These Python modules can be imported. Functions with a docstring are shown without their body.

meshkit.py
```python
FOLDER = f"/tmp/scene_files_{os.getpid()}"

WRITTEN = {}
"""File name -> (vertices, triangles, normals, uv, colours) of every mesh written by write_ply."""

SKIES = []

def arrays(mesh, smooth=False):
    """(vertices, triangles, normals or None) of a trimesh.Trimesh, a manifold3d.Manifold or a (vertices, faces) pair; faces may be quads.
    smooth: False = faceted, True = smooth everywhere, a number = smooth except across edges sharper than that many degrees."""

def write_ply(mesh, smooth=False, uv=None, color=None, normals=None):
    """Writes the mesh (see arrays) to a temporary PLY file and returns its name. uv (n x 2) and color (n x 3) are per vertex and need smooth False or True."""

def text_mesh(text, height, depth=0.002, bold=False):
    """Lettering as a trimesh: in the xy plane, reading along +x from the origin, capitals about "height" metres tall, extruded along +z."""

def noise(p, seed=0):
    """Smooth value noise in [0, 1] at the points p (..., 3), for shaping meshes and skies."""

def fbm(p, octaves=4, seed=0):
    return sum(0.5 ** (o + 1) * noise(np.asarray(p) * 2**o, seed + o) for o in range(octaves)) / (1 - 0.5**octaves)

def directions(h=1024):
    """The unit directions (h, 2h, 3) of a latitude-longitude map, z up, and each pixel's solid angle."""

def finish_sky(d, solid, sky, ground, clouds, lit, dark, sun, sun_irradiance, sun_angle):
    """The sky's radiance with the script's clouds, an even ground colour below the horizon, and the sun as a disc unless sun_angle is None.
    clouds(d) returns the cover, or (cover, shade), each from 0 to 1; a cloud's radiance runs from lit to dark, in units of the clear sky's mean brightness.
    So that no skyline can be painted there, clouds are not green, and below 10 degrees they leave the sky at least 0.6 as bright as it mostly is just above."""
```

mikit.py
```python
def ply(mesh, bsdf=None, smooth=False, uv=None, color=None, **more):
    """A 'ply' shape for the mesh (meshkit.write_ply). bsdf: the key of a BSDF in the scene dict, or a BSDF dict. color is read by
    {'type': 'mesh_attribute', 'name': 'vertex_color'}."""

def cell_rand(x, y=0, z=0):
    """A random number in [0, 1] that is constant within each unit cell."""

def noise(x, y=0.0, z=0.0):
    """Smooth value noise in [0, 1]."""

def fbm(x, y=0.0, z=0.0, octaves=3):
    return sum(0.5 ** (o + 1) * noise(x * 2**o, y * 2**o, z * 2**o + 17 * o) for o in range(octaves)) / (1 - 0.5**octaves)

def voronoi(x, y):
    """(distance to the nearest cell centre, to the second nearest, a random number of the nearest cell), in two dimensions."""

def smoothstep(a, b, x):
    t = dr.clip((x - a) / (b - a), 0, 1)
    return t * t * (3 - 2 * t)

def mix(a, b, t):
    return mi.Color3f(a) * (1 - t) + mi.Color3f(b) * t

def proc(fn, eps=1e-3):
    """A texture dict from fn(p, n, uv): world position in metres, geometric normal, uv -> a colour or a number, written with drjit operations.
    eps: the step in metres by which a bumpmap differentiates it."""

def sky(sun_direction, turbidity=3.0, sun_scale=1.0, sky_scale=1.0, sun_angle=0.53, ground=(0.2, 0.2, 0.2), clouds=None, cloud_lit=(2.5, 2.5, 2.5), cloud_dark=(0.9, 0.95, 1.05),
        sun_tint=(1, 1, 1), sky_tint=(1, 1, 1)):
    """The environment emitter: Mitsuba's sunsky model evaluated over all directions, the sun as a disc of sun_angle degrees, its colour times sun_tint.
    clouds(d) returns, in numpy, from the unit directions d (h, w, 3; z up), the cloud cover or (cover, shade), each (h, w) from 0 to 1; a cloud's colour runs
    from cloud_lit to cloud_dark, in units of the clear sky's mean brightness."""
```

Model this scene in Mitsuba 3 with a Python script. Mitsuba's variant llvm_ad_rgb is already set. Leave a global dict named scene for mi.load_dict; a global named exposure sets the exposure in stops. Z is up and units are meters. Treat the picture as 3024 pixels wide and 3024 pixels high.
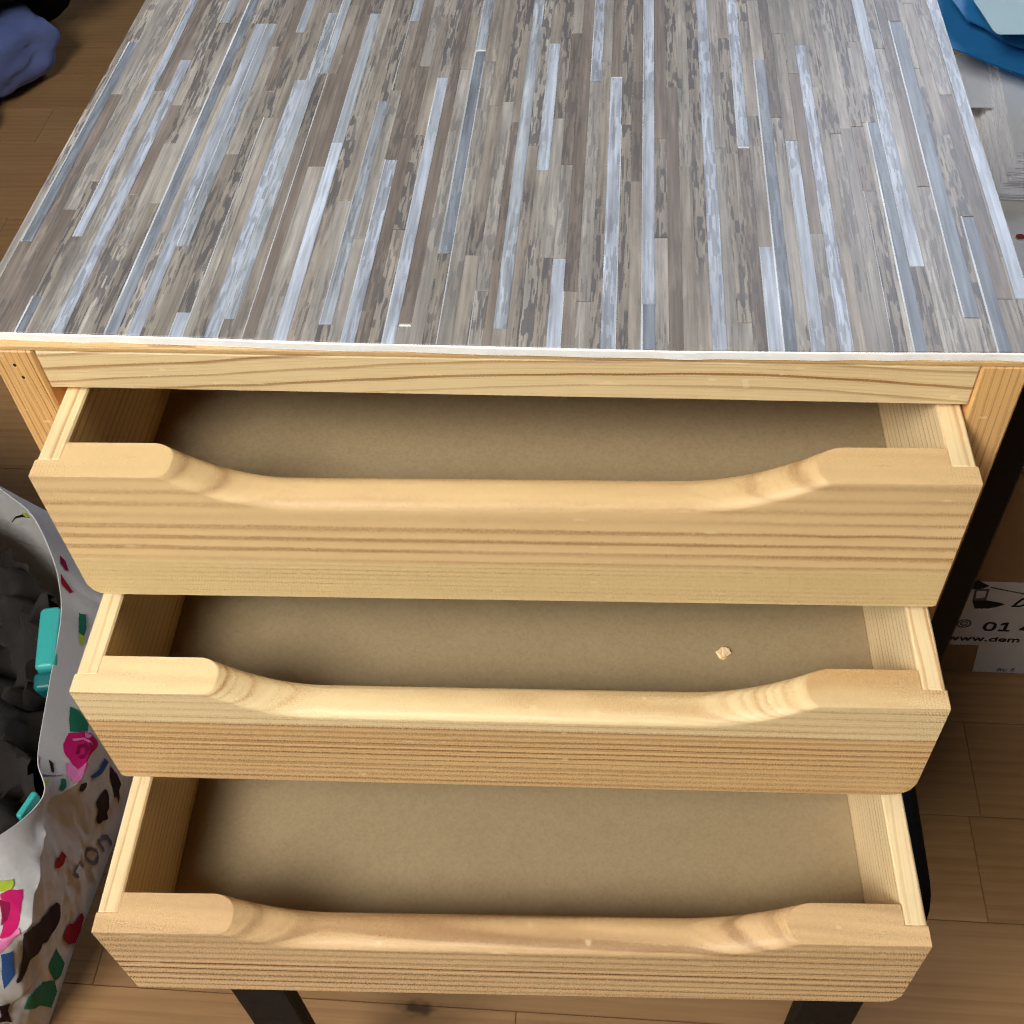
import math, random
import numpy as np, trimesh, shapely.geometry as sg
import mitsuba as mi, drjit as dr, mikit, meshkit
from mikit import noise, fbm, cell_rand, smoothstep, mix

T = mi.ScalarTransform4f
scene, labels = {'type': 'scene'}, {}
rng = random.Random(7)
nrg = np.random.default_rng(7)

# ------------------------------------------------------------------ camera, light, exposure
YAW, PITCH, ROLL = -0.13084, -0.873, -0.07301
CAM = np.array([0.04311, -0.29879, 0.27098])
FWD = np.array([math.sin(YAW)*math.cos(PITCH), math.cos(YAW)*math.cos(PITCH), math.sin(PITCH)])
RIGHT = np.array([math.cos(YAW), -math.sin(YAW), 0.0])
UP0 = np.cross(RIGHT, FWD)
UP = -math.sin(ROLL)*RIGHT + math.cos(ROLL)*UP0
scene['camera'] = {'type': 'perspective', 'fov': math.degrees(2*math.atan(1512/3502.93)), 'fov_axis': 'x',
    'near_clip': 0.01, 'far_clip': 60.0,
    'to_world': T().look_at(origin=CAM.tolist(), target=(CAM+FWD).tolist(), up=UP.tolist()),
    'film': {'type': 'hdrfilm', 'width': 1024, 'height': 1024}}
exposure = -0.26

def window(key, pos, aim, w, h, rad):
    scene[key] = {'type': 'rectangle', 'to_world': T().look_at(origin=pos, target=aim, up=[0, 0, 1]).scale([w/2, h/2, 1]),
                  'emitter': {'type': 'area', 'radiance': {'type': 'rgb', 'value': rad}}}
    labels[key] = {'kind': 'structure'}
window('window', [-.66, -1.02, 1.25], [0, -.1, -.25], 0.75, 0.65, [33.8, 33.0, 31.4])
window('window_001', [.85, 2.1, 1.30], [0.1, 0.2, 0], 0.9, 0.7, [7.2, 8.1, 10.0])
scene['room_light'] = {'type': 'constant', 'radiance': {'type': 'rgb', 'value': [0.02, 0.02, 0.02]}}

# ------------------------------------------------------------------ helpers
def lin(r, g, b):
    return [((c/255+0.055)/1.055)**2.4 if c > 10 else c/255/12.92 for c in (r, g, b)]

def put(key, mesh, bsdf, smooth=False, uv=None, label=None, cat=None, group=None, kind=None):
    k = key
    n = 0
    while k in scene:
        n += 1
        k = f'{key}_{n:03d}'
    scene[k] = mikit.ply(mesh, bsdf, smooth=smooth, uv=uv)
    tag(k, label, cat, group, kind)
    return k

def tag(k, label=None, cat=None, group=None, kind=None):
    d = {a: b for a, b in (('label', label), ('category', cat), ('group', group), ('kind', kind)) if b}
    if d:
        labels.setdefault(k, {}).update(d)

def box(x0, x1, y0, y1, z0, z1, c=0.0008):
    """box with chamfered edges"""
    c = min(c, (x1-x0)*.3, (y1-y0)*.3, (z1-z0)*.3)
    pts = []
    for sx, X in ((1, x0), (-1, x1)):
        for sy, Y in ((1, y0), (-1, y1)):
            for sz, Z in ((1, z0), (-1, z1)):
                pts += [(X+sx*c, Y+sy*c, Z), (X+sx*c, Y, Z+sz*c), (X, Y+sy*c, Z+sz*c)]
    return trimesh.convex.convex_hull(np.array(pts))

def cuv(mesh, u, v):
    return np.tile([u, v], (len(mesh.vertices), 1))

def grid_faces(nu, nv, flip=False):
    i, j = np.meshgrid(np.arange(nu-1), np.arange(nv-1), indexing='ij')
    a = (i*nv+j).ravel()
    q = np.stack([a, a+nv, a+nv+1, a+1], 1)
    if flip:
        q = q[:, ::-1]
    return np.vstack([q[:, [0, 1, 2]], q[:, [0, 2, 3]]])

def principled(color, rough=0.5, spec=0.5, two=True, **kw):
    b = {'type': 'principled', 'base_color': color if isinstance(color, dict) else {'type': 'rgb', 'value': color},
         'roughness': rough, 'specular': spec, **kw}
    return {'type': 'twosided', 'bsdf': b} if two else b

# ------------------------------------------------------------------ materials
def pine(axis, sp, a=0.0, b=0.0, warp=0.004, seed=0.0, early=(228, 188, 130), late=(190, 140, 84), amt=0.85, z0=None, sp2=None, early2=None, late2=None, fine=.2, curv=0.0, mid=0.0, off=0.0, wide=.17):
    e0, l0 = lin(*early), lin(*late)
    e2, l2 = lin(*(early2 or early)), lin(*(late2 or late))
    def fn(p, n, uv):
        s = uv.x*7.3
        if axis == 'x': l, q, h = p.x, p.y, p.z
        elif axis == 'y': l, q, h = p.y, p.x, p.z
        else: l, q, h = p.z, p.y, p.x
        w = fbm(l*5+seed+s, h*22, q*22)-0.5
        g = h + a*l + b*q + curv*(l-mid)*(l-mid) + warp*w*2 + 0.0006*(noise(l*60+seed, h*300, q*120)-.5)
        g = g + 0.25*sp*(noise(g/sp*0.37+seed+s)-.5)*2
        if z0 is not None:
            r = dr.select(g > z0, (g-z0)/sp, (g-z0)/sp2)
            low = 1-smoothstep(z0-0.0003, z0+0.0003, g)
        else:
            r, low = g/sp, mi.Float(0)
        r = r+off
        i = dr.floor(r); f = r-i
        k = cell_rand(i, seed*10, 3)
        lw = smoothstep(.30, .92, f)*(1-smoothstep(.93, 1.0, f))*(.35+.65*k)
        thin = smoothstep(.70, .86, f)*(1-smoothstep(.93, .99, f))*(.45+.55*k)
        lw = lw*wide + thin*0.80*(.45+.85*noise(l*9+seed, i*1.7, 2.0))
        fib = noise(l*38+s, q*430, h*1500)
        fib2 = noise(l*160+s, q*700, h*2600)
        pore = smoothstep(.80, .92, noise(l*70+seed, q*500+3, h*1200+7))
        blot = fbm(l*7+seed, q*35, h*35)
        t = lw*amt + (fib-.5)*.22 + (fib2-.5)*.14 + (blot-.5)*.42 + pore*.14 + 0.02
        ff = g/.00155+1.3*noise(g*420, seed); ff = ff-dr.floor(ff)
        t = t + fine*(smoothstep(.55, .85, ff)*(1-smoothstep(.9, 1., ff))-.2)*(.5+noise(l*9, g*700))
        t = dr.clip(t, 0, 1.15)
        c = mix(e0, l0, t)
        chip = smoothstep(.90, .94, noise(p.x*170+seed, p.y*170, p.z*330))
        if z0 is not None:
            c = c*(1-low) + mix(e2, l2, t)*low
        c = c + (mi.Color3f(lin(244, 220, 178))-c)*chip*.5
        return c
    return principled(mikit.proc(fn), .48, .35)

scene['pine_rail'] = pine('x', .0058, a=.012, warp=.0046, seed=3.1, early=(230, 205, 156), late=(160, 116, 66), amt=1.05, fine=.12, curv=.22, mid=.10)
scene['pine_post'] = pine('z', .0030, a=.02, warp=.0014, seed=8.0, early=(222, 176, 114), late=(150, 94, 46), fine=.25)
scene['pine_front_one'] = pine('x', .0064, a=.004, b=.10, warp=.0016, seed=1.7, early=(234, 200, 146), late=(154, 104, 58), z0=-.0795, sp2=.0027,
                               early2=(234, 208, 152), late2=(182, 138, 82), amt=1.2, fine=.2, off=.62)
scene['pine_front_two'] = pine('x', .0050, a=.006, b=.10, warp=.0024, seed=5.3, early=(242, 218, 168), late=(186, 138, 82), z0=-.1335, sp2=.0042,
                               early2=(228, 190, 134), late2=(156, 108, 68), amt=1.1, fine=.65, wide=.45)
scene['pine_front_three'] = pine('x', .0052, a=.012, b=.24, warp=.0036, seed=9.4, early=(242, 216, 166), late=(182, 134, 80), z0=-.2030, sp2=.0062,
                                 early2=(228, 192, 142), late2=(132, 88, 50), amt=1.15, fine=.7, off=.45, wide=.42)
scene['pine_side'] = pine('y', .0042, a=.02, b=.75, warp=.0025, seed=2.2, early=(242, 218, 170), late=(204, 162, 108), amt=.95, fine=.15)

def hardboard(p, n, uv):
    a = fbm(p.x*130, p.y*130, p.z*38, 3)
    f = noise(p.x*1400, p.y*1400, p.z*900)
    return mix(lin(166, 146, 112), lin(148, 128, 96), dr.clip((a-.5)*.22+.5+(f-.5)*.5+(noise(p.x*900, p.y*900, 3.0)-.5)*.32, 0, 1))
scene['hardboard'] = principled(mikit.proc(hardboard), .55, .35)

PAL = {'P': (178, 186, 199), 'L': (162, 169, 177), 'G': (130, 137, 147), 'D': (129, 119, 111), 'T': (157, 152, 146), 'B': (150, 142, 133), 'E': (166, 160, 152), 'W': (198, 201, 205)}
TYPES = list(PAL)
def vinyl(p, n, uv):
    s = uv.y*97.0
    c = mi.Color3f(0)
    dark = mi.Float(1)
    for i, t in enumerate(TYPES):
        on = dr.abs(uv.x*10-i) < .5
        c = dr.select(on, mi.Color3f(lin(*PAL[t])), c)
        dark = dr.select(on, {'P': .58, 'L': .55, 'G': .40, 'D': .65, 'T': .55, 'B': 1.0, 'E': 1.0, 'W': .05}[t], dark)
    c = c*(0.90+0.2*cell_rand(s*13.7, 2, 5))
    big = fbm(p.x*140+s, p.y*26, s, 3)
    fib = noise(p.x*1700+s, p.y*45)
    streak = smoothstep(.5, .8, noise(p.x*900+s*7, p.y*30+s))
    lite = smoothstep(.55, .75, fbm(p.x*330+s*9, p.y*40+s, 8.0, 2))
    c = c*(0.70+.54*big)*(0.86+.28*fib)*(1+.14*streak+.20*lite)
    c = c*(.92+.16*cell_rand(dr.floor(p.x*560+s*9), s))
    pat = smoothstep(.38, .62, fbm(p.x*75+s*3, p.y*13+s, 2.0, 2))
    dash = smoothstep(.56, .68, noise(p.x*1100+s*5, p.y*120+s, 1.0))*pat
    dash2 = smoothstep(.58, .74, noise(p.x*1900+s, p.y*180+s*2, 4.0))*(.2+.8*pat)
    cloud = smoothstep(.46, .80, fbm(p.x*260+s*2, p.y*34+s, 6.0, 3))
    k = dr.clip(dash*.95+dash2*.75+cloud*.38, 0, 1)*dark
    return mix(c, lin(80, 80, 85), k*.74)
scene['vinyl'] = principled(mikit.proc(vinyl), .38, .42)
scene['white_edge'] = principled(lin(248, 247, 243), .5, .4)
scene['ply_edge'] = pine('x', .0012, warp=.0008, seed=6.6, early=(214, 176, 118), late=(160, 116, 66), amt=.9)
scene['black_paint'] = principled(lin(14, 12, 12), .6, .2)
scene['dark_fabric'] = principled(mikit.proc(lambda p, n, uv: mix(lin(34, 31, 30), lin(58, 53, 50), fbm(p.x*22, p.y*22, p.z*22)*.8+noise(p.x*900, p.y*900, p.z*900)*.2)), .8, .2)
scene['black_fabric'] = principled(lin(14, 14, 17), .9, .1)
scene['blue_fabric'] = principled(mikit.proc(lambda p, n, uv: mix(lin(88, 100, 150), lin(120, 134, 184), fbm(p.x*14, p.y*14, p.z*14))), .9, .1, sheen=.4)
scene['turquoise_plastic'] = principled(lin(62, 176, 168), .4, .5)
scene['teal_plastic'] = principled(lin(22, 104, 104), .4, .5)
def canvas(p, n, uv):
    w = noise(p.x*1500, p.y*1500, p.z*1500)
    return mix(lin(190, 187, 183), lin(212, 210, 206), fbm(p.x*18, p.y*18, p.z*18)*.7+w*.3)
scene['canvas'] = principled(mikit.proc(canvas), .75, .2)
for nm, col in dict(rose_pink=(206, 26, 104), rose_light=(232, 130, 180), rose_dark=(140, 10, 66), leaf_green=(34, 112, 84), branch_dark=(44, 26, 34), blue_ink=(44, 84, 140),
                    red_ink=(150, 24, 44), lime_ink=(178, 196, 60), grey_ink=(112, 110, 128), print_black=(34, 31, 32), print_grey=(88, 84, 86), red_dot=(150, 52, 44)).items():
    scene[nm] = principled(lin(*col), .7, .2)
def paper(c0, c1):
    return principled(mikit.proc(lambda p, n, uv: mix(lin(*c0), lin(*c1), fbm(p.x*9, p.y*9, p.z*9))), .65, .3)
scene['paper_white'] = paper((236, 237, 241), (244, 244, 246))
scene['paper_cream'] = paper((222, 220, 217), (232, 229, 224))
scene['paper_cyan'] = paper((186, 216, 224), (200, 226, 232))
scene['folder_blue'] = principled(lin(44, 122, 182), .45, .5)
def cardboard(p, n, uv):
    c = fbm(p.x*30, p.y*30, p.z*8)
    return mix(lin(150, 116, 80), lin(132, 100, 68), c*.7+noise(p.x*900, p.y*900, p.z*120)*.3)
scene['cardboard'] = principled(mikit.proc(cardboard), .8, .2)
scene['box_print'] = principled(lin(196, 189, 186), .7, .2)

def floor_wood(p, n, uv):
    s = uv.x*61.0
    g = p.y*1.0 + .012*(fbm(p.x*2.2+s, p.y*14+s)-.5)
    r = g/.011+s; i = dr.floor(r); f = r-i
    lw = smoothstep(.2, .9, f)*(1-smoothstep(.9, 1., f))*(.3+.7*cell_rand(i, s))
    fib = noise(p.x*24+s, p.y*700)
    blot = fbm(p.x*4+s, p.y*16, s)
    t = dr.clip(lw*.28+(fib-.5)*.25+(blot-.5)*.8+.35, 0, 1)
    c = mix(lin(170, 131, 88), lin(136, 98, 62), t)*(.92+.16*uv.y)
    kx = (p.x+.101)/.020; ky = (p.y+.004)/.0085
    kd = dr.sqrt(kx*kx+ky*ky)+(noise(p.x*160, p.y*260)-.5)*.5
    return mix(c, lin(64, 40, 26), (1-smoothstep(.2, 1.0, kd))*.85)
scene['floor_wood'] = principled(mikit.proc(floor_wood), .42, .4)
scene['floor_gap'] = principled(lin(112, 80, 52), .7, .2)

# ------------------------------------------------------------------ floor: boards of laminate, joints recessed
FZ = -0.71
put('floor', box(-6, 6, -4, 6, FZ-.04, FZ-.0015, .0005), 'floor_gap', kind='structure')
ROW = .0937
for r in range(-6, 21):
    y0, y1 = -.0012+r*ROW, -.0012+(r+1)*ROW
    if r == 0: joints = [-1.35, -.62, -.022-.35, -.022+.62, 1.3]
    elif r == -1: joints = [-1.2, -.55, -.022, .5, 1.3]
    elif r == 1: joints = [-1.5, -.95, -.30, .3605, .95, 1.5]
    else:
        x = -1.9+rng.random()*.5; joints = [x]
        while x < 1.4:
            x += .45+.35*rng.random(); joints.append(x)
    for xa, xb in zip(joints[:-1], joints[1:]):
        m = box(xa+.0003, xb-.0003, y0+.0003, y1-.0003, FZ-.006, FZ, .0004)
        put('floor__plank', m, 'floor_wood', uv=cuv(m, rng.random(), rng.random()))

# ------------------------------------------------------------------ stool under the chest
def rounded_slab(x0, x1, y0, y1, z0, z1, r, c=.004):
    poly = sg.box(x0+r, y0+r, x1-r, y1-r).buffer(r, quad_segs=10)
    inner = sg.box(x0+r, y0+r, x1-r, y1-r).buffer(r-c, quad_segs=10)
    pts = []
    for P, zs in ((poly, (z0+c, z1-c)), (inner, (z0, z1))):
        for z in zs:
            pts += [(x, y, z) for x, y in P.exterior.coords]
    return trimesh.convex.convex_hull(np.array(pts))
SZ = -.2606
put('stool__seat', rounded_slab(-.186, .1935, -.112, .30, SZ-.022, SZ, .045), 'black_paint', smooth=30)
for lx, ly in ((-.145, -.078), (.166, -.070), (-.145, .262), (.166, .262)):
    put('stool__leg', box(lx-.0160, lx+.0160, ly-.0165, ly-.0065, FZ, SZ-.022, .001), 'black_paint')
for yy in (-.074, .262):
    put('stool__apron', box(-.1285, .1495, yy-.009, yy+.009, SZ-.062, SZ-.022, .0015), 'black_paint')
tag('stool', 'black square stool with rounded seat corners under the pine drawer chest', 'stool')

# black desk frame at the right: its near post is in view
put('desk_frame__post', box(.2545, .283, .185, .213, FZ, .02, .002), 'black_paint')
put('desk_frame__post', box(1.10, 1.1285, .185, .213, FZ, .02, .002), 'black_paint')
put('desk_frame__crossbar', box(.283, 1.10, .189, .209, -.02, .018, .002), 'black_paint')
tag('desk_frame', 'black square upright post just right of the drawer chest in front of the cardboard box', 'post')

# ------------------------------------------------------------------ the drawer chest
C = 'drawer_chest'
tag(C, 'small pine chest with three open drawers and a top of grey and brown mosaic strips', 'drawer chest')
CB = -.2604
DEP = .292
def pbox(key, bs, x0, x1, y0, y1, z0, z1, seed=0.0, c=.0009, label=None):
    m = box(x0, x1, y0, y1, z0, z1, c)
    return put(key, m, bs, uv=cuv(m, seed, 0), label=label)
pbox(f'{C}__side_panel', 'pine_post', -.180, -.1632, 0, DEP, CB, -.0064, .1)
pbox(f'{C}__side_panel', 'pine_post', .1643, .180, 0, DEP, CB, -.0064, .6)
pbox(f'{C}__front_rail', 'pine_rail', -.1630, .1641, .0006, .019, -.0253, -.0070, .2, c=.0007)
pbox(f'{C}__back_panel', 'hardboard', -.1630, .1641, DEP-.006, DEP, CB, -.0064)
pbox(f'{C}__base_panel', 'hardboard', -.1630, .1641, .004, DEP-.0062, CB, CB+.006)
pbox(f'{C}__top_board', 'ply_edge', -.1805, .1805, -.0004, DEP, -.0062, -.0038, .3, c=.0005)
# nail holes in the left side panel, worn chips
for x, z in ((-.1722, -.0135), (-.1712, -.0195)):
    h = trimesh.creation.icosphere(1, .0006); h.apply_scale([1, .35, 1.3]); h.apply_translation([x, 0, z])
    put(f'{C}__nail_hole', h, 'print_black')

# covering: white-edged sheet, mosaic strips on it
EDGE = np.array([[-.1885, .0030], [-.1734, .0029], [-.1117, .0018], [-.0516, .0002], [.0066, -.0005], [.0634, -.0012], [.1243, -.0005], [.1757, .0004], [.186, .0006]])
def edge_y(x):
    return np.interp(x, EDGE[:, 0], EDGE[:, 1])
nx = 240
xs = np.linspace(-.1872, .1832, nx)
ey = edge_y(xs)-.0006 + .00035*(meshkit.noise(np.stack([xs*90, xs*0, xs*0], -1))-.5)*2
zb = -.0038 + .0003*meshkit.noise(np.stack([xs*60, xs*0+3, xs*0], -1)) - .0004
prof = []
for x, y, b in zip(xs, ey, zb):
    prof.append([(x, DEP+.002, b+.0004), (x, y+.0004, b), (x, y, b+.0004), (x, y, -.0008), (x, y+.0004, -.0005), (x, DEP+.002, -.0005)])
prof = np.array(prof)
v = prof.reshape(-1, 3)
f = list(grid_faces(nx, 6, True))
for base in (0, (nx-1)*6):
    for k in range(1, 5):
        f.append([base, base+k, base+k+1])
put(f'{C}__top_covering', trimesh.Trimesh(v, np.array(f), process=False), 'white_edge', label='mosaic strip covering with a white front edge')

LAY = [[-181.5, 54, 201, 'G'], [-165.8, -5, 22, 'G'], [-163.0, 57, 300, 'P'], [-152.5, -5, 185, 'P'], [-133.2, -5, 300, 'G'], [-124.7, -5, 217, 'P'], [-119.9, 52, 217, 'L'],
 [-109.7, -5, 14, 'P'], [-97.0, -5, 168, 'P'], [-92.3, 11, 226, 'L'], [-88.0, 173, 300, 'L'], [-84.0, -5, 173, 'D'], [-72.4, -5, 120, 'P'], [-57.8, 9, 151, 'L'],
 [-53.6, 218, 300, 'L'], [-48.5, -5, 108, 'P'], [-34.5, -5, 169, 'P'], [-30.1, 10, 300, 'D'], [-30.1, -5, 9, 'T'], [-20.5, 193, 300, 'L'], [-20.0, 49, 191, 'G'],
 [-4.8, 28, 150, 'T'], [3.2, 8, 300, 'L'], [12.4, 101, 197, 'P'], [17.3, 47, 138, 'T'], [21.6, -5, 46, 'P'], [26.6, 28, 300, 'D'], [31.3, -5, 23, 'T'], [31.3, 166, 300, 'P'],
 [40.1, -5, 169, 'P'], [40.1, 170, 300, 'D'], [53.6, -5, 22, 'G'], [53.6, 22, 300, 'P'], [63.2, -5, 161, 'D'], [77.5, -5, 300, 'P'], [86.3, -5, 13, 'T'], [91.0, -5, 117, 'D'],
 [91.2, 118, 300, 'P'], [95.7, -5, 54, 'P'], [100.6, -5, 183, 'G'], [109.8, -5, 122, 'P'], [114.5, 62, 172, 'D'], [118.9, -5, 195, 'P'], [136.4, 88, 132, 'D'], [142.7, -5, 135, 'G'],
 [147.9, 44, 300, 'P'], [152.4, 16, 192, 'T'], [156.5, 194, 300, 'D'], [162.2, 17, 215, 'G'], [169.5, -5, 73, 'G'], [174.6, 27, 155, 'D'], [180.4, 27, 300, 'P']]
cols = []                                            # [x, [pieces]]
for x, a, b, t in LAY:
    for cdef in cols:
        if abs(cdef[0]-x) < 1.6 and all(b <= q[0] or a >= q[1] for q in cdef[1]):
            cdef[1].append((a, b, t)); break
    else:
        cols.append([x, [(a, b, t)]])
cols.sort(key=lambda c: c[0])
W0, XL, XR = 4.8, -187.0, 183.1
spans = []
prev = XL
for i, (x, pcs) in enumerate(cols):
    lo = max(x-W0/2, prev) if i == 0 or x-cols[i-1][0] > W0 else (x+cols[i-1][0])/2
    gap = lo-prev
    if gap > .9:
        n = max(1, round(gap/4.7))
        for k in range(n):
            spans.append((prev+gap*k/n, prev+gap*(k+1)/n, []))
    else:
        lo = prev
    hi = x+W0/2
    if i+1 < len(cols) and cols[i+1][0]-x < W0:
        hi = (x+cols[i+1][0])/2
    hi = min(hi, XR)
    spans.append((lo, hi, pcs)); prev = hi
if XR-prev > .5:
    spans.append((prev, XR, []))
def strip(xa, xb, ya, yb, t, seed):
    xm = (xa+xb)/2
    ya = max(ya, float(edge_y(xm)))
    if yb-ya < .001: return
    top = {'P': .00012, 'L': .00010, 'G': .00008, 'W': .00012}.get(t, 0.0) + .00010*rng.random()
    m = box(xa+.00001, xb-.00001, ya, yb-.00001, -.00055, top, .00006)
    put(f'{C}__top_covering__strip', m, 'vinyl', uv=cuv(m, TYPES.index(t)/10, seed))
YB = (DEP+.001)*1000
for lo, hi, pcs in spans:
    pcs = sorted(pcs); y = -5.0; out = []
    def fill(a, b):
        while a < b-2:
            L = rng.uniform(50, 190)
            e = b if b-a < L+35 else a+L
            out.append((a, e, rng.choices('BTDEL', (46, 22, 17, 12, 3))[0])); a = e
    for a, b, t in pcs:
        a, b = max(a, -5), min(b, YB)
        if a > y+2: fill(y, a)
        out.append((a, b, t)); y = b
    if y < YB-2: fill(y, YB)
    for a, b, t in out:
        sd = rng.random()
        e = 0.0
        b = min(b, YB)
        if t == 'G' or (t in 'PL' and rng.random() < .45) or rng.random() < .06:   # pale printed border at the left of the strip
            e = .7 if t == 'G' else .4
            strip(lo/1000, (lo+e)/1000, a/1000, b/1000, 'W', rng.random())
        end = .5 if b < YB-1 and rng.random() < .6 else 0.0
        if end:
            strip((lo+e)/1000, hi/1000, (b-end)/1000, b/1000, 'W', rng.random())
        strip((lo+e)/1000, hi/1000, a/1000, (b-end)/1000, t, sd)

# drawers
WL, WR, TS, TT = -.15853, .16394, .0088, .0162
DRAW = [dict(y=-.03665, a=-.02797, b=-.09761, dx=0, yaw=.02205, mat='pine_front_one', fl=.0490, sl=.040, fr=.0525, sr=.046, d=.0136, rl=.0065, rr=.0008, zb=-.0880, tag='top drawer pulled out least'),
        dict(y=-.07641, a=-.10421, b=-.17186, dx=.00122, yaw=.02379, mat='pine_front_two', fl=.0550, sl=.038, fr=.0498, sr=.042, d=.0134, rl=.001, rr=.0105, zb=-.1630, tag='middle drawer with a wood crumb in it'),
        dict(y=-.13556, a=-.18144, b=-.24660, dx=.00343, yaw=.04036, mat='pine_front_three', fl=.0548, sl=.037, fr=.0525, sr=.041, d=.0122, rl=.001, rr=.0085, zb=-.2385, tag='bottom drawer pulled out furthest')]
DLEN = .198
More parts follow.
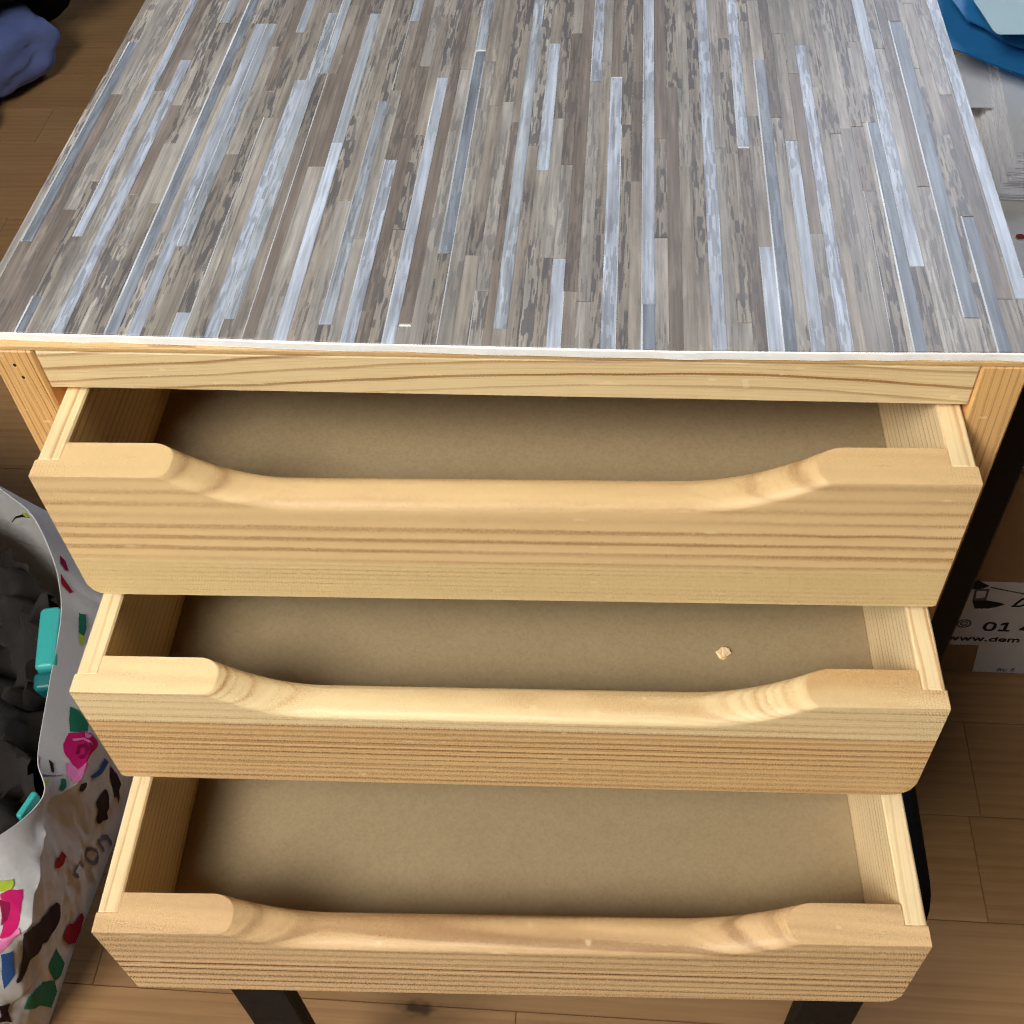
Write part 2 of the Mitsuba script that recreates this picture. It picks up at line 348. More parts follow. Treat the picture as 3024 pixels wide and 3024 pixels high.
def front_mesh(wl, wr, d, ts=TS, T2=.0078):
    a, b = d['a'], d['b']
    X = np.concatenate([np.linspace(wl, wl+ts, 8), [wl+ts+1e-6], np.linspace(wl+ts+.001, wr-ts-.001, 520), [wr-ts-1e-6], np.linspace(wr-ts, wr, 8)])
    thick = np.where((X < wl+ts+5e-7) | (X > wr-ts-5e-7), T2, TT)
    xl0, xr0 = wl+d['fl'], wr-d['fr']
    sL = np.clip((X-xl0)/d['sl'], 0, 1); sR = np.clip((xr0-X)/d['sr'], 0, 1)
    ease = lambda s: 1-(1-s)**2.1
    D = d['d']*np.minimum(ease(sL), ease(sR))
    SL = 2.1*d['d']                                             # the cut goes on rising straight past the flat end
    D = D - SL*np.maximum(np.maximum(xl0-X, 0)/d['sl'], np.maximum(X-xr0, 0)/d['sr'])
    # bottom corners
    bot = np.full_like(X, b)
    for r, e in ((d['rl'], X-wl), (d['rr'], wr-X)):
        s = np.clip(1-e/r, 0, 1); bot = np.maximum(bot, b+r*(1-np.sqrt(1-s*s)))
    tau = np.r_[0, .01, .024, .042, .064, .09, .12, .155, .195, .24, .29, np.linspace(.34, .62, 7), .66, .70, .735, .77, .80, .83, .858, .884, .908, .93, .95, .967, .982, .993, 1]
    nt = len(tau)
    rows = []
    for x, th, dd, zb_ in zip(X, thick, D, bot):
        tt = tau*th
        ef = np.clip(1-tt/.0062, 0, 1); eb = np.clip(1-(TT-tt)/.0075, 0, 1)
        drop = .0036*(1-np.sqrt(1-np.minimum(ef, .999)**2)) + .0066*(1-np.sqrt(1-np.minimum(eb, .999)**2))
        ed = np.where((tau == 0) | (tau == 1), .00018, 0)
        top = a-np.maximum(dd+drop, 0)-ed
        top += .00008*(meshkit.noise(np.stack([x*120+tt*0, tt*120, tt*0+a*50], -1))-.5)
        ring = [(x, t, z) for t, z in zip(tt, top)]
        zf, zr = top[0], top[-1]
        for q in (.0006,): ring.append((x, th, zr-.0012))
        ring += [(x, th, zb_+.0006), (x, th-.0006, zb_), (x, .0006, zb_), (x, 0, zb_+.0006)]
        ring += [(x, 0, zf-.0012)]
        rows.append(ring)
    R = np.array(rows); nr = R.shape[1]
    R = np.concatenate([R, R[:, :1]], 1)
    V = R.reshape(-1, 3); F = list(grid_faces(len(X), nr+1))
    for base, fl in ((0, 1), ((len(X)-1)*(nr+1), -1)):
        ctr = len(V); V = np.vstack([V, R.reshape(len(X), nr+1, 3)[0 if fl == 1 else -1, :-1].mean(0)])
        for k in range(nr):
            F.append([ctr, base+k, base+k+1][::fl])
    m = trimesh.Trimesh(V, np.array(F), process=True)
    m.fix_normals()
    return m
for i, d in enumerate(DRAW):
    key = f'{C}__drawer' + (f'_{i:03d}' if i else '')
    tag(key, d['tag'])
    wl, wr = WL+d['dx'], WR+d['dx']
    M = np.eye(4); c, s = math.cos(d['yaw']), math.sin(d['yaw'])
    M[:2, :2] = [[c, -s], [s, c]]; M[1, 3] = d['y']
    def add(part, m, bs, seed=0.0, smooth=False):
        m.apply_transform(M)
        return put(f'{key}__{part}', m, bs, smooth=smooth, uv=None if smooth else cuv(m, seed, 0))
    add('front', front_mesh(wl, wr, d), d['mat'], smooth=11)
    sz = d['a']-.0003
    add('side', box(wl+.0002, wl+TS, .0079, DLEN, d['b']+.001, sz, .0007), 'pine_side', .13+i*.31)
    add('side', box(wr-TS, wr-.0002, .0079, DLEN, d['b']+.001, sz, .0007), 'pine_side', .47+i*.23)
    add('back', box(wl+TS+.0001, wr-TS-.0001, DLEN-.010, DLEN-.0004, d['b']+.001, sz-.004, .0007), 'pine_rail', .3)
    add('bottom_board', box(wl+TS+.0001, wr-TS-.0001, TT+.0001, DLEN-.0102, d['zb']-.003, d['zb'], .0002), 'hardboard')

# wood crumb in the middle drawer
m = trimesh.creation.icosphere(3, 1.0)
m.vertices *= (1+1.5*(meshkit.fbm(m.vertices*1.4+4, 2)[:, None]-.5))
m.apply_scale([.0030, .0026, .0010]); m.apply_translation([.0923, -.0142, -.1618])
put('wood_crumb', m, 'pine_side', uv=cuv(m, .2, 0), label='tiny pale wood crumb lying in the middle drawer', cat='crumb')

# ------------------------------------------------------------------ floral bag at the left
def spline(P, n):
    P = np.array(P, float)
    from scipy.interpolate import PchipInterpolator
    t = np.r_[0, np.cumsum(np.linalg.norm(np.diff(P, axis=0), axis=1))]; t /= t[-1]
    return PchipInterpolator(t, P)(np.linspace(0, 1, n)), t
RIM = [(-.80, .42, -.47), (-.62, .395, -.465), (-.463, .315, -.46), (-.432, .292, -.462), (-.402, .246, -.48), (-.392, .214, -.49), (-.383, .152, -.495), (-.373, .093, -.498),
       (-.358, .063, -.497), (-.372, .024, -.482), (-.405, .010, -.478), (-.47, .00, -.47), (-.60, -.01, -.47), (-.78, .02, -.47)]
CRE = [(-.80, .435, -.53), (-.62, .41, -.53), (-.452, .345, -.53), (-.415, .312, -.53), (-.380, .258, -.53), (-.372, .216, -.54), (-.362, .152, -.54), (-.354, .093, -.532),
       (-.3605, .060, -.512), (-.352, .025, -.515), (-.349, -.018, -.522), (-.384, -.040, -.535), (-.50, -.085, -.54), (-.78, -.10, -.54)]
LOW = [(-.80, .43, -.62), (-.62, .41, -.62), (-.45, .36, -.63), (-.415, .33, -.63), (-.378, .27, -.63), (-.366, .216, -.63), (-.366, .150, -.63), (-.37, .093, -.62),
       (-.373, .065, -.61), (-.374, .030, -.61), (-.376, -.015, -.61), (-.392, -.055, -.615), (-.50, -.12, -.62), (-.78, -.13, -.62)]
BOT = [(-.80, .41, FZ+.001), (-.62, .40, FZ+.001), (-.46, .36, FZ+.001), (-.42, .33, FZ+.001), (-.395, .27, FZ+.001), (-.388, .216, FZ+.001), (-.388, .150, FZ+.001), (-.391, .095, FZ+.001),
       (-.393, .065, FZ+.001), (-.396, .030, FZ+.001), (-.397, -.02, FZ+.001), (-.402, -.062, FZ+.001), (-.50, -.12, FZ+.001), (-.78, -.13, FZ+.001)]
NU, NV = 420, 70
from scipy.interpolate import PchipInterpolator
def chord(P):
    P = np.array(P, float); t = np.r_[0, np.cumsum(np.linalg.norm(np.diff(P, axis=0), axis=1))]; return t/t[-1]
tu = np.arange(len(RIM))/(len(RIM)-1)
lv = [0, .22, .62, 1.0]
def bag_surface(u, v):
    """(point) on the bag's outside, u along the rim 0..1, v from the rim 0 to the floor 1"""
    rows = np.stack([PchipInterpolator(tu, np.array(P))(u) for P in (RIM, CRE, LOW, BOT)])          # 4 x n x 3
    w = np.stack([PchipInterpolator(lv, np.eye(4)[k])(v) for k in range(4)])
    w = w/w.sum(0)
    p = (rows*w[..., None]).sum(0)
    q = np.stack([u*26, v*5, u*0], -1)
    amp = np.clip(v*4, 0, 1)*np.clip((1-v)*6, 0, 1)
    p = p + np.stack([np.ones_like(u)*.7, -.5*np.ones_like(u), 0*u], -1)*((meshkit.fbm(q, 3, 5)-.5)*.010*amp + (np.abs(meshkit.fbm(q*np.array([.8, 1.0, 1])+11, 2, 9)-.5)*2-.25)*.006*amp)[:, None]
    return p
ug, vg = np.meshgrid(np.linspace(0, 1, NU), np.linspace(0, 1, NV), indexing='ij')
ug, vg = ug.ravel(), vg.ravel()
outer = bag_surface(ug, vg)
e = 1e-3
def bag_normal(u, v):
    du = bag_surface(np.clip(u+e, 0, 1), v)-bag_surface(np.clip(u-e, 0, 1), v)
    dv = bag_surface(u, np.clip(v+e, 0, 1))-bag_surface(u, np.clip(v-e, 0, 1))
    n = np.cross(du, dv)
    return n/np.maximum(np.linalg.norm(n, axis=1, keepdims=True), 1e-12)
nrm = bag_normal(ug, vg)
cen = np.array([-.6, .17, -.6])
if np.einsum('ij,ij->i', nrm, outer-cen).mean() < 0:
    NS = -1.0
else:
    NS = 1.0
inner = outer-nrm*NS*.0008
nv_ = NU*NV
F = np.vstack([grid_faces(NU, NV, NS < 0), grid_faces(NU, NV, NS > 0)+nv_])
rim = np.arange(NU)*NV
F = np.vstack([F, np.stack([rim[:-1], rim[1:], rim[1:]+nv_], 1), np.stack([rim[:-1], rim[1:]+nv_, rim[:-1]+nv_], 1)])
put('tote_bag__body', trimesh.Trimesh(np.vstack([outer, inner]), F, process=False), 'canvas', smooth=40)
tag('tote_bag', 'white floral shopping bag with pink roses standing on the floor left of the chest', 'bag')

# flat print on the cloth: outlines in the bag's own coordinates (u along the rim, v from the rim to the floor)
DECALS = [
    ('leaf', 'leaf_green', 1, [(0.4681, 0.0721),(0.4663, 0.1066),(0.4734, 0.168),(0.4804, 0.1719),(0.4916, 0.0874),(0.481, 0.0759)]),
    ('rose', 'rose_pink', 1, [(0.508, 0.0721),(0.5162, 0.0836),(0.5215, 0.1181),(0.5244, 0.1527),(0.5244, 0.1642),(0.518, 0.1911),(0.498, 0.31),(0.4792, 0.3292),(0.4781, 0.31),(0.4828, 0.1488),(0.4939, 0.0836)]),
    ('rose_stem', 'rose_light', 1, [(0.5239, 0.1105),(0.525, 0.1028),(0.5274, 0.0989),(0.5409, 0.1143),(0.5462, 0.1719),(0.5444, 0.1795),(0.5379, 0.2026),(0.5092, 0.31),(0.508, 0.3024),(0.5121, 0.2102),(0.5133, 0.1949),(0.5239, 0.1642),(0.5256, 0.1604),(0.5233, 0.1181)]),
    ('rose_petal', 'rose_light', 1, [(0.4828, 0.1488),(0.4833, 0.1795),(0.4781, 0.3139),(0.4886, 0.1565)]),
    ('rose_petal', 'rose_dark', 1, [(0.5104, 0.1258),(0.4998, 0.1296),(0.4933, 0.168),(0.4957, 0.1987),(0.5086, 0.1795),(0.5133, 0.1604),(0.5115, 0.1412),(0.5051, 0.1719),(0.4986, 0.1642),(0.5021, 0.1412),(0.5086, 0.145)]),
    ('rose_petal', 'rose_light', 1, [(0.498, 0.0989),(0.4898, 0.145),(0.4869, 0.287),(0.4892, 0.2793),(0.4922, 0.145),(0.4992, 0.1066)]),
    ('bud', 'red_ink', 1, [(0.5356, 0.003),(0.5368, 0.0068),(0.5608, 0.003),(0.5655, 0.003)]),
    ('leaf', 'branch_dark', 1, [(0.5332, 0.0337),(0.5356, 0.0529),(0.5485, 0.0644),(0.5503, 0.0529)]),
    ('stem', 'print_grey', 1, [(0.5708, 0.003),(0.5561, 0.0606),(0.5432, 0.1028),(0.5444, 0.1028),(0.5579, 0.0606),(0.5738, 0.003)]),
    ('leaf', 'leaf_green', 1, [(0.552, 0.0989),(0.5485, 0.1181),(0.5603, 0.1488),(0.5714, 0.1757),(0.5738, 0.1296)]),
    ('fleck', 'lime_ink', 1, [(0.5837, 0.003),(0.5726, 0.0375),(0.5802, 0.0414),(0.5955, 0.003)]),
    ('leaf', 'blue_ink', 1, [(0.4798, 0.3983),(0.4763, 0.4328),(0.4933, 0.4175),(0.5098, 0.3791),(0.5133, 0.3599),(0.4945, 0.3906)]),
    ('branch', 'branch_dark', 1, [(0.5368, 0.287),(0.5438, 0.3139),(0.5421, 0.3254),(0.5403, 0.3369),(0.5374, 0.3446),(0.5239, 0.3599),(0.5227, 0.3522),(0.5268, 0.3292)]),
    ('leaf', 'branch_dark', 1, [(0.4757, 0.452),(0.4722, 0.5211),(0.474, 0.6017),(0.4763, 0.8742),(0.4904, 0.594),(0.4828, 0.4827)]),
    ('leaf', 'branch_dark', 1, [(0.5274, 0.6094),(0.5262, 0.69),(0.5227, 0.7207),(0.5033, 0.8166),(0.5033, 0.594),(0.4963, 0.5326),(0.4951, 0.5058),(0.4963, 0.4904),(0.4992, 0.4789),(0.5051, 0.4712),(0.5197, 0.4597),(0.5203, 0.5173),(0.5274, 0.5556)]),
    ('bud', 'red_ink', 1, [(0.6395, 0.4444),(0.636, 0.4789),(0.6489, 0.4827),(0.6683, 0.4559),(0.6771, 0.406),(0.6624, 0.4021)]),
    ('branch', 'branch_dark', 1, [(0.8215, 0.4559),(0.8215, 0.4635),(0.8209, 0.4712),(0.8197, 0.4751),(0.818, 0.4751),(0.7963, 0.4674),(0.7587, 0.5019),(0.727, 0.7053),(0.7017, 0.5556),(0.7029, 0.5326),(0.7047, 0.5173),(0.7076, 0.5096),(0.7452, 0.4252),(0.7904, 0.2448),(0.8009, 0.4098)]),
    ('bud', 'red_ink', 1, [(0.7146, 0.8627),(0.7152, 0.8704),(0.7105, 0.9318),(0.7076, 0.9433),(0.6941, 0.9855),(0.6724, 0.9893),(0.6524, 0.974),(0.653, 0.9548),(0.6554, 0.9394),(0.6601, 0.9318),(0.6829, 0.9164),(0.7011, 0.8588)]),
    ('leaf', 'leaf_green', 1, [(0.734, 0.8281),(0.7276, 0.9586),(0.7417, 0.9586),(0.7563, 0.9202),(0.7587, 0.8205)]),
    ('leaf', 'leaf_green', 1, [(0.7898, 0.7859),(0.7563, 0.9202),(0.7587, 0.9701),(0.7804, 0.9701),(0.825, 0.7706),(0.8121, 0.7284)]),
    ('rose', 'rose_pink', 1, [(0.8174, 0.1834),(0.8168, 0.1872),(0.8174, 0.1911),(0.8098, 0.2026),(0.7904, 0.1757),(0.7722, 0.1565),(0.7505, 0.1488),(0.7428, 0.1412),(0.7422, 0.1373),(0.7528, 0.1105),(0.7651, 0.1028),(0.7675, 0.1028)]),
    ('rose_petal', 'rose_dark', 1, [(0.7745, 0.1066),(0.7675, 0.1258),(0.7916, 0.1488),(0.8039, 0.1565)]),
    ('rose_stem', 'rose_light', 1, [(0.8209, 0.1911),(0.8098, 0.2026),(0.7898, 0.1795),(0.8033, 0.2525),(0.828, 0.2985)]),
    ('leaf', 'lime_ink', 1, [(0.7522, 0.0836),(0.7387, 0.1066),(0.7428, 0.1143),(0.751, 0.1143),(0.764, 0.0989)]),
    ('leaf', 'blue_ink', 1, [(0.8268, 0.31),(0.8133, 0.3254),(0.8197, 0.429),(0.8356, 0.4674)]),
    ('leaf', 'branch_dark', 1, [(0.8467, 0.5173),(0.835, 0.5748),(0.8432, 0.7706),(0.852, 0.7015)]),
    ('bud', 'red_ink', 1, [(0.3031, 0.0068),(0.3102, 0.0145),(0.3266, 0.0375),(0.3325, 0.026),(0.3231, 0.003)]),
    ('bud', 'rose_dark', 1, [(0.2773, 0.0222),(0.2814, 0.0337),(0.2943, 0.0337),(0.2949, 0.0222),(0.2879, 0.0145)]),
    ('leaf', 'leaf_green', 1, [(0.3612, 0.0529),(0.3554, 0.0759),(0.3783, 0.0836),(0.3929, 0.0759),(0.3912, 0.0567),(0.3736, 0.0529)]),
    ('fleck', 'lime_ink', 1, [(0.3929, 0.0567),(0.3912, 0.0798),(0.4012, 0.0798),(0.4041, 0.0644)]),
    ('stem', 'branch_dark', -1, [(0.1117, 0.4482),(0.1159, 0.406),(0.1211, 0.3791),(0.1247, 0.3829),(0.12, 0.3945),(0.1153, 0.4175),(0.1117, 0.452)]),
    ('fleck', 'lime_ink', -1, [(0.1211, 0.3714),(0.1241, 0.3599),(0.1247, 0.3791),(0.1223, 0.3868)]),
]
LETTERS = [[(0.6037, 0.8051),(0.6107, 0.7437),(0.6289, 0.5825),(0.6395, 0.5864),(0.6389, 0.7092),(0.6342, 0.7475)], [(0.5473, 0.878),(0.5485, 0.8857),(0.5514, 0.8934),(0.555, 0.8934),(0.5603, 0.8895),(0.5673, 0.8704),(0.5743, 0.8512),(0.5785, 0.8358),(0.582, 0.8205),(0.5849, 0.8013),(0.5855, 0.7821),(0.5837, 0.7706),(0.5802, 0.7667),(0.5755, 0.7629),(0.5708, 0.7552),(0.5667, 0.7591),(0.5608, 0.7744),(0.5567, 0.7974),(0.552, 0.8205),(0.5485, 0.8435),(0.5473, 0.8627),(0.5473, 0.878)], [(0.528, 0.9126),(0.5374, 0.7974)], [(0.5362, 0.8243),(0.525, 0.8473),(0.5133, 0.8972),(0.5086, 0.9548)]]

def decal(name, ring, bs, side=1, holes=(), lift=.0005):
    A = 8.0                                                       # u is longer than v: work in even units
    g = sg.Polygon([(u*A, v) for u, v in ring])
    if not g.is_valid: g = g.buffer(0)
    if g.geom_type != 'Polygon': g = max(g.geoms, key=lambda q: q.area)
    v2, f2 = trimesh.creation.triangulate_polygon(g, engine='earcut')
    m = trimesh.Trimesh(np.c_[v2, np.zeros(len(v2))], f2).subdivide().subdivide_to_size(.03, max_iter=9)
    u_, v_ = m.vertices[:, 0]/A, np.clip(m.vertices[:, 1], .003, .997)
    off = lift if side > 0 else -.0008-lift
    p = bag_surface(u_, v_)+bag_normal(u_, v_)*NS*off
    f = m.faces if NS > 0 else m.faces[:, ::-1]
    put(f'tote_bag__{name}', trimesh.Trimesh(p, f, process=False), bs)
for i, (nm, mat, side, ring) in enumerate(DECALS):
    decal(nm, ring, mat, side, lift=.0006+.00012*(i % 6))
for ring in LETTERS:
    g = sg.LineString([(u*8, v) for u, v in ring]).buffer(.016)
    v2, f2 = trimesh.creation.triangulate_polygon(g, engine='earcut')
    m = trimesh.Trimesh(np.c_[v2, np.zeros(len(v2))], f2).subdivide().subdivide_to_size(.03, max_iter=9)
    u_, v_ = m.vertices[:, 0]/8, np.clip(m.vertices[:, 1], .003, .997)
    put('tote_bag__letter', trimesh.Trimesh(bag_surface(u_, v_)+bag_normal(u_, v_)*NS*.0009, m.faces, process=False), 'grey_ink')

# things inside the bag
def lumpy(poly, z, amp, seed, freq=16, step=.006, drop=.03):
    """a soft heap filling the outline: a height field with a skirt"""
    x0, y0, x1, y1 = poly.bounds
    X = np.arange(x0, x1+step, step); Y = np.arange(y0, y1+step, step)
    gx, gy = np.meshgrid(X, Y, indexing='ij')
    import shapely
    P = shapely.points(gx.ravel(), gy.ravel())
    dist = shapely.distance(P, poly.exterior)
    inside = shapely.contains(poly, P)
    dist = np.where(inside, dist, 0)
    q = np.stack([gx.ravel()*freq, gy.ravel()*freq, np.zeros(gx.size)], -1)
    n1 = meshkit.fbm(q, 4, seed); n2 = np.abs(meshkit.fbm(q*.8+9, 3, seed+3)-.5)*2
    zz = z + amp*(n1-.5)*1.6 - amp*1.6*np.clip(.40-n2, 0, 1) - drop*np.clip(1-dist/.03, 0, 1)**2
    v = np.stack([gx.ravel(), gy.ravel(), zz], -1)
    f = grid_faces(len(X), len(Y))
    keep = inside[f].all(1)
    top = trimesh.Trimesh(v, f[keep], process=False); top.remove_unreferenced_vertices()
    bot = top.copy(); bot.vertices[:, 2] = np.minimum(bot.vertices[:, 2]-.02, z-.05); bot.invert()
    return trimesh.util.concatenate([top, bot])
rimpoly = sg.Polygon([(x, y) for x, y, z in RIM]).buffer(-.012)
put('dark_garment', lumpy(rimpoly, -.515, .085, 11, 21), 'dark_fabric', smooth=50, label='dark grey crumpled garment stuffed inside the floral bag', cat='garment')
def bar(p0, p1, r, n=20):
    import manifold3d as m3
    a, b = np.array(p0, float), np.array(p1, float)
    sp = m3.Manifold.sphere(r, 40)
    return m3.Manifold.batch_hull([sp.translate(a.tolist()), sp.translate(b.tolist())])
def capsule_box(c0, c1, w, h, cr):
    """a bar with rounded edges from c0 to c1"""
    c0, c1 = np.array(c0, float), np.array(c1, float)
    ax = c1-c0; L = np.linalg.norm(ax); ax /= L
    side = np.cross([0, 0, 1], ax); side /= np.linalg.norm(side); up = np.cross(ax, side)
    pts = []
    S = trimesh.creation.icosphere(2, cr).vertices
    for a in (cr, L-cr):
        for b_ in (-w/2+cr, w/2-cr):
            for g in (-h/2+cr, h/2-cr):
                pts.append(S+c0+ax*a+side*b_+up*g)
    return trimesh.convex.convex_hull(np.vstack(pts))
m = capsule_box((-.392, .168, -.506), (-.403, .222, -.500), .017, .026, .0045)
put('turquoise_case__body', m, 'turquoise_plastic', smooth=35)
m = capsule_box((-.3895, .153, -.510), (-.3925, .1675, -.506), .0165, .025, .0045)
put('turquoise_case__end_cap', m, 'teal_plastic', smooth=35, label='darker teal end cap')
tag('turquoise_case', 'turquoise plastic case with darker teal end standing against the inside of the floral bag', 'case')
m = capsule_box((-.372, .046, -.502), (-.366, .066, -.502), .005, .010, .002)
put('turquoise_strap', m, 'turquoise_plastic', smooth=35, label='small turquoise strap end peeping out at the front fold of the floral bag', cat='strap')

# ------------------------------------------------------------------ cardboard box with papers at the right
BX0, BX1, BY0, BY1, BZ = .326, .76, .335, .86, -.432
put('cardboard_box__front_panel', box(BX0, BX1, BY0, BY0+.005, FZ, BZ, .0015), 'cardboard')
put('cardboard_box__side_panel', box(BX0, BX0+.005, BY0+.0052, BY1-.0052, FZ, BZ, .0015), 'cardboard')
put('cardboard_box__side_panel', box(BX1-.005, BX1, BY0+.0052, BY1-.0052, FZ, BZ, .0015), 'cardboard')
put('cardboard_box__back_panel', box(BX0, BX1, BY1-.005, BY1, FZ, BZ, .0015), 'cardboard')
put('cardboard_box__lid', box(BX0+.0052, BX1-.0052, BY0+.0052, BY1-.0052, BZ-.006, BZ-.001, .0015), 'cardboard')
tag('cardboard_box', 'brown cardboard moving box with white printed front standing on the floor at the right', 'box')
def on_front(mesh, x, z, lift=.0004, rot=0.0):
    """stand a flat mesh drawn in xy up on the front of the box"""
    R = trimesh.transformations.rotation_matrix(math.pi/2, [1, 0, 0])
    if rot: mesh.apply_transform(trimesh.transformations.rotation_matrix(rot, [0, 0, 1]))
    mesh.apply_transform(R); mesh.apply_translation([x, BY0-lift, z])
    return mesh
def flat(poly, d=.0004):
    return trimesh.creation.extrude_polygon(poly, d, engine='earcut')
# white printed field, brown notch at its lower left
pf = sg.Polygon([(.336, -.567), (.75, -.567), (.75, -.7085), (.388, -.7085), (.383, -.664), (.336, -.664)])
put('cardboard_box__print_field', on_front(flat(pf), 0, 0, .0001), 'box_print')
def text(key, t, h, x, z, mat='print_black', bold=True, shear=.0, wide=1.0):
    m = meshkit.text_mesh(t, h, .0004, bold)
    if shear: m.vertices[:, 0] += shear*m.vertices[:, 1]
    m.vertices[:, 0] *= wide
    put(f'cardboard_box__{key}', on_front(m, x, z, .0006), mat)
text('phone_lettering', '\u00a9', .0125, .3535, -.636, 'print_grey', False)
text('phone_lettering', '01 4', .0128, .3775, -.6395, 'print_black', True, 0, 1.18)
text('web_lettering', 'www.dem', .0068, .3515, -.6565, 'print_black', True, 0, 1.45)
text('name_lettering', 'DE', .0125, .3935, -.6015, 'print_black', True, .45)
text('small_lettering', 'au 6', .0060, .409, -.7055, 'print_grey', False)
house = sg.Polygon([(.345, -.572), (.3585, -.5655), (.369, -.5725), (.363, -.577), (.346, -.579)])
put('cardboard_box__house_logo', on_front(flat(house), 0, 0, .0006), 'print_black')
wall = sg.Polygon([(.358, -.578), (.3705, -.577), (.3715, -.5935), (.3600, -.594)]).difference(sg.Polygon([(.3603, -.580), (.3687, -.5795), (.3695, -.590), (.3620, -.5915)]))
put('cardboard_box__house_logo', on_front(flat(wall), 0, 0, .0006), 'print_grey')
base_ = sg.Polygon([(.360, -.5945), (.3735, -.594), (.384, -.5965), (.3885, -.5985), (.384, -.602), (.376, -.6055), (.3645, -.606)])
put('cardboard_box__house_logo', on_front(flat(base_), 0, 0, .0006), 'print_black')
ln = sg.LineString([(.371, -.5745), (.405, -.5835)]).buffer(.0006)
put('cardboard_box__house_logo', on_front(flat(ln), 0, 0, .0006), 'print_grey')

def sheet(key, x, y, z, w, h, rot, mat, label, cat='paper', tilt=(0, 0), curl=0.0, seed=1, lift=None, thick=.0004, wave=.003, group=None):
    n = 40
    a, b = np.meshgrid(np.linspace(-.5, .5, n), np.linspace(-.5, .5, n), indexing='ij'); a, b = a.ravel(), b.ravel()
    zz = wave*(meshkit.fbm(np.stack([a*3+seed, b*3, a*0], -1), 3, seed)-.5)*2 + tilt[0]*a*w + tilt[1]*b*h + curl*((a*2)**2+(b*2)**2)*.5
    if lift is not None: zz = zz + lift(a, b)
    c, s = math.cos(rot), math.sin(rot)
    P = np.stack([x+c*a*w-s*b*h, y+s*a*w+c*b*h, z+zz], -1)
    N = len(P)
    f = np.vstack([grid_faces(n, n), grid_faces(n, n, True)+N])
    m = trimesh.Trimesh(np.vstack([P, P-[0, 0, thick]]), f, process=False)
    return put(key, m, mat, smooth=30, label=label, cat=cat, group=group)
def block(key, x, y, z0, z1, w, h, rot, mat):
    m = box(-w/2, w/2, -h/2, h/2, z0, z1, .0008)
    m.apply_transform(trimesh.transformations.rotation_matrix(rot, [0, 0, 1])); m.apply_translation([x, y, 0])
    return put(key, m, mat)
def outline_sheet(key, pts, z, mat, label, cat='paper', thick=.0005, zf=None, seed=1, wave=.002):
    """a sheet of paper with the given outline, lying at the height z + zf(x, y)"""
    g = sg.Polygon(pts)
    v2, f2 = trimesh.creation.triangulate_polygon(g, engine='earcut')
    m = trimesh.Trimesh(np.c_[v2, np.zeros(len(v2))], f2).subdivide_to_size(.014, max_iter=10)
    x, y = m.vertices[:, 0], m.vertices[:, 1]
    zz = z + wave*(meshkit.fbm(np.stack([x*9+seed, y*9, x*0], -1), 3, seed)-.5)*2
    if zf is not None: zz = zz + zf(x, y)
    v = np.c_[x, y, zz]; n = len(v)
    f = m.faces
    if np.cross(v[f[0, 1]]-v[f[0, 0]], v[f[0, 2]]-v[f[0, 0]])[2] < 0: f = f[:, ::-1]
    return put(key, trimesh.Trimesh(np.vstack([v, v-[0, 0, thick]]), np.vstack([f, f[:, ::-1]+n]), process=False), mat, smooth=30, label=label, cat=cat)
def rot_rect(x, y, w, h, a):
    c, s_ = math.cos(a), math.sin(a)
    return [(x+c*i-s_*j, y+s_*i+c*j) for i, j in ((0, 0), (w, 0), (w, h), (0, h))]
k = outline_sheet('cream_paper', rot_rect(.330, .338, .40, .515, .0), BZ+.009, 'paper_cream', 'cream sheet of paper with a small red dot lying lowest on the cardboard box', seed=3, wave=.004)
m = trimesh.creation.icosphere(2, .0034); m.apply_scale([1.2, 1, .25]); m.apply_translation([.409, .622, BZ+.0105])
put('cream_paper__red_dot', m, 'red_dot', smooth=True)
outline_sheet('white_paper', rot_rect(.356, .795, .21, .10, -.02), BZ+.036, 'paper_white', 'white sheet of paper under the blue folder, its straight edge casting a shadow', seed=5)
for q in range(11):                                               # the pile: sheets slightly askew
    z0 = BZ+.014+q*.0042
    o = nrg.normal(0, .0028, 2)
    pts = rot_rect(.398+.0012*q+o[0], .676+.0012*q+o[1], .21, .27, -.055+nrg.normal(0, .014))
    if q == 0:
        tag('paper_pile', 'pile of white sheets lying askew on the cardboard box below the blue folder', 'paper pile')
    outline_sheet('paper_pile__sheet', pts, z0, 'paper_white', None, None, thick=.0022, seed=20+q, wave=.0012)
fold = [(.352, .93), (.345, .835), (.358, .806), (.372, .797), (.389, .780), (.417, .761), (.47, .742), (.60, .74), (.62, .95)]
outline_sheet('blue_folder__cover', fold, BZ+.092, 'folder_blue', None, None, thick=.0012, seed=8, wave=.003, zf=lambda x, y: .012*np.clip((y-.80)/.1, 0, 1)-.018*np.clip((x-.45)/.1, 0, 1))
outline_sheet('blue_folder__cover', [(a+.012, b+.016) for a, b in fold], BZ+.104, 'folder_blue', None, None, thick=.0012, seed=9, wave=.003, zf=lambda x, y: .026*np.clip((y-.79)/.1, 0, 1.4)-.010*np.clip((x-.45)/.1, 0, 1))
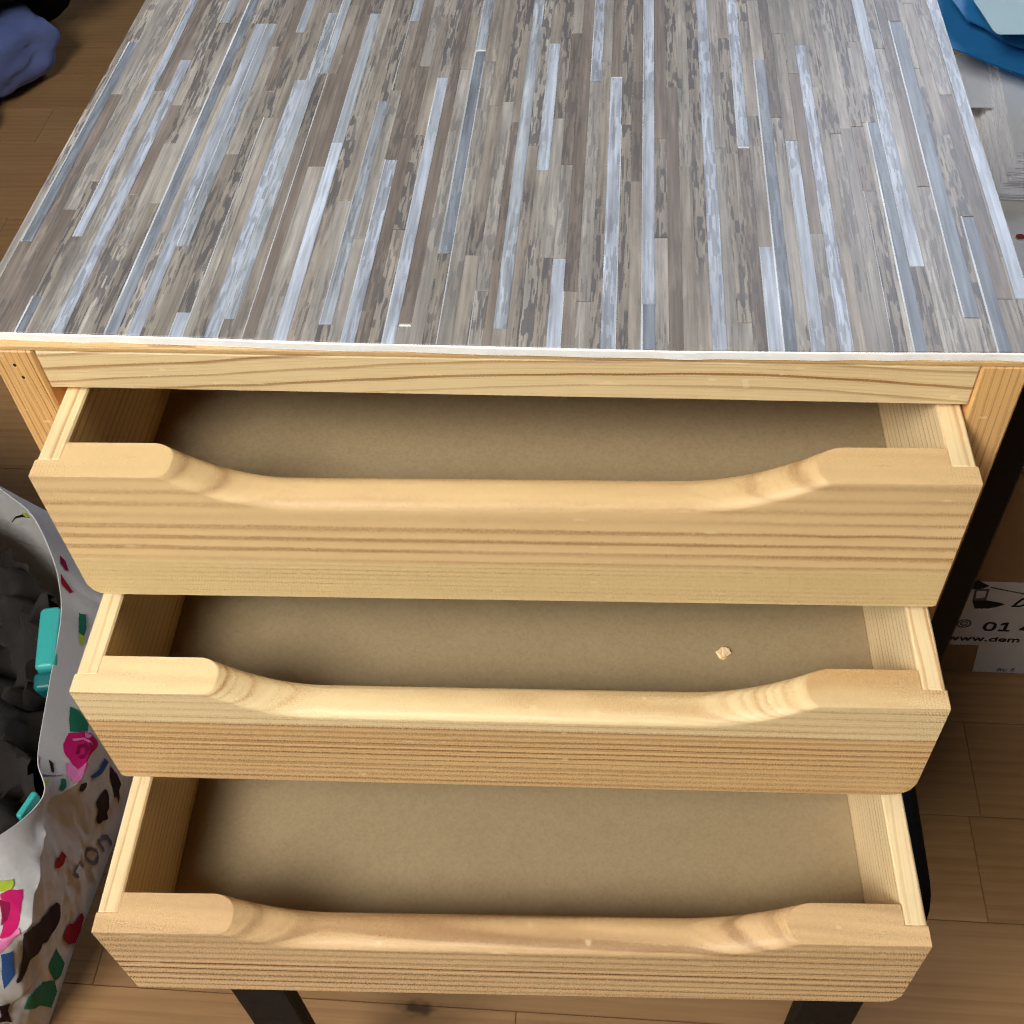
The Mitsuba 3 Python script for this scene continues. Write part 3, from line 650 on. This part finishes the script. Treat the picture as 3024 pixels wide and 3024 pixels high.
tag('blue_folder', 'glossy blue folder with gaping covers lying on the white papers at the upper right', 'folder')
outline_sheet('pale_blue_paper', [(.3745, .865), (.370, .815), (.3805, .738), (.402, .744), (.56, .77), (.57, 1.02), (.38, 1.02)], BZ+.134, 'paper_cyan', 'pale blue sheet of paper on top of the blue folder at the upper right corner', seed=12,
              zf=lambda x, y: .010*np.clip((.765-y)/.03, 0, 1)**2)

# ------------------------------------------------------------------ clothes on the floor at the upper left
def blob(parts, r0=.01):
    import manifold3d as m3
    hulls = []
    for (p, r), (q, s) in zip(parts[:-1], parts[1:]):
        hulls.append(m3.Manifold.batch_hull([m3.Manifold.sphere(r, 24).translate(list(p)), m3.Manifold.sphere(s, 24).translate(list(q))]))
    M = m3.Manifold.batch_boolean(hulls, m3.OpType.Add).refine_to_length(.012)
    t = M.to_mesh(); m = trimesh.Trimesh(t.vert_properties[:, :3], t.tri_verts, process=True)
    trimesh.smoothing.filter_taubin(m, iterations=12)
    m.vertices += m.vertex_normals*((meshkit.fbm(m.vertices*np.array([16, 16, 26]), 4, 4)-.5)*.034)[:, None]
    return m
m = blob([((-1.32, 1.10, -.635), .080), ((-1.05, 1.25, -.635), .078), ((-.955, 1.335, -.64), .068), ((-.905, 1.405, -.65), .056)])
m.vertices[:, 2] = np.maximum(m.vertices[:, 2], FZ+.001)
put('blue_garment', m, 'blue_fabric', smooth=60, label='crumpled blue garment on the floor in the upper left corner', cat='garment')
m = blob([((-1.30, 1.12, -.515), .075), ((-1.02, 1.27, -.505), .072), ((-.905, 1.39, -.515), .062), ((-.87, 1.46, -.54), .05), ((-.95, 1.55, -.62), .08)])
put('black_garment', m, 'black_fabric', smooth=60, label='black garment heaped on top of the blue one in the upper left corner', cat='garment')
m = blob([((-1.10, 1.16, -.67), .05), ((-.965, 1.215, -.672), .046), ((-.945, 1.222, -.675), .04)])
m.vertices[:, 2] = np.maximum(m.vertices[:, 2], FZ+.001)
put('black_shoe', m, 'black_fabric', smooth=60, label='rounded black shoe tip on the dark floor below the blue garment', cat='shoe')
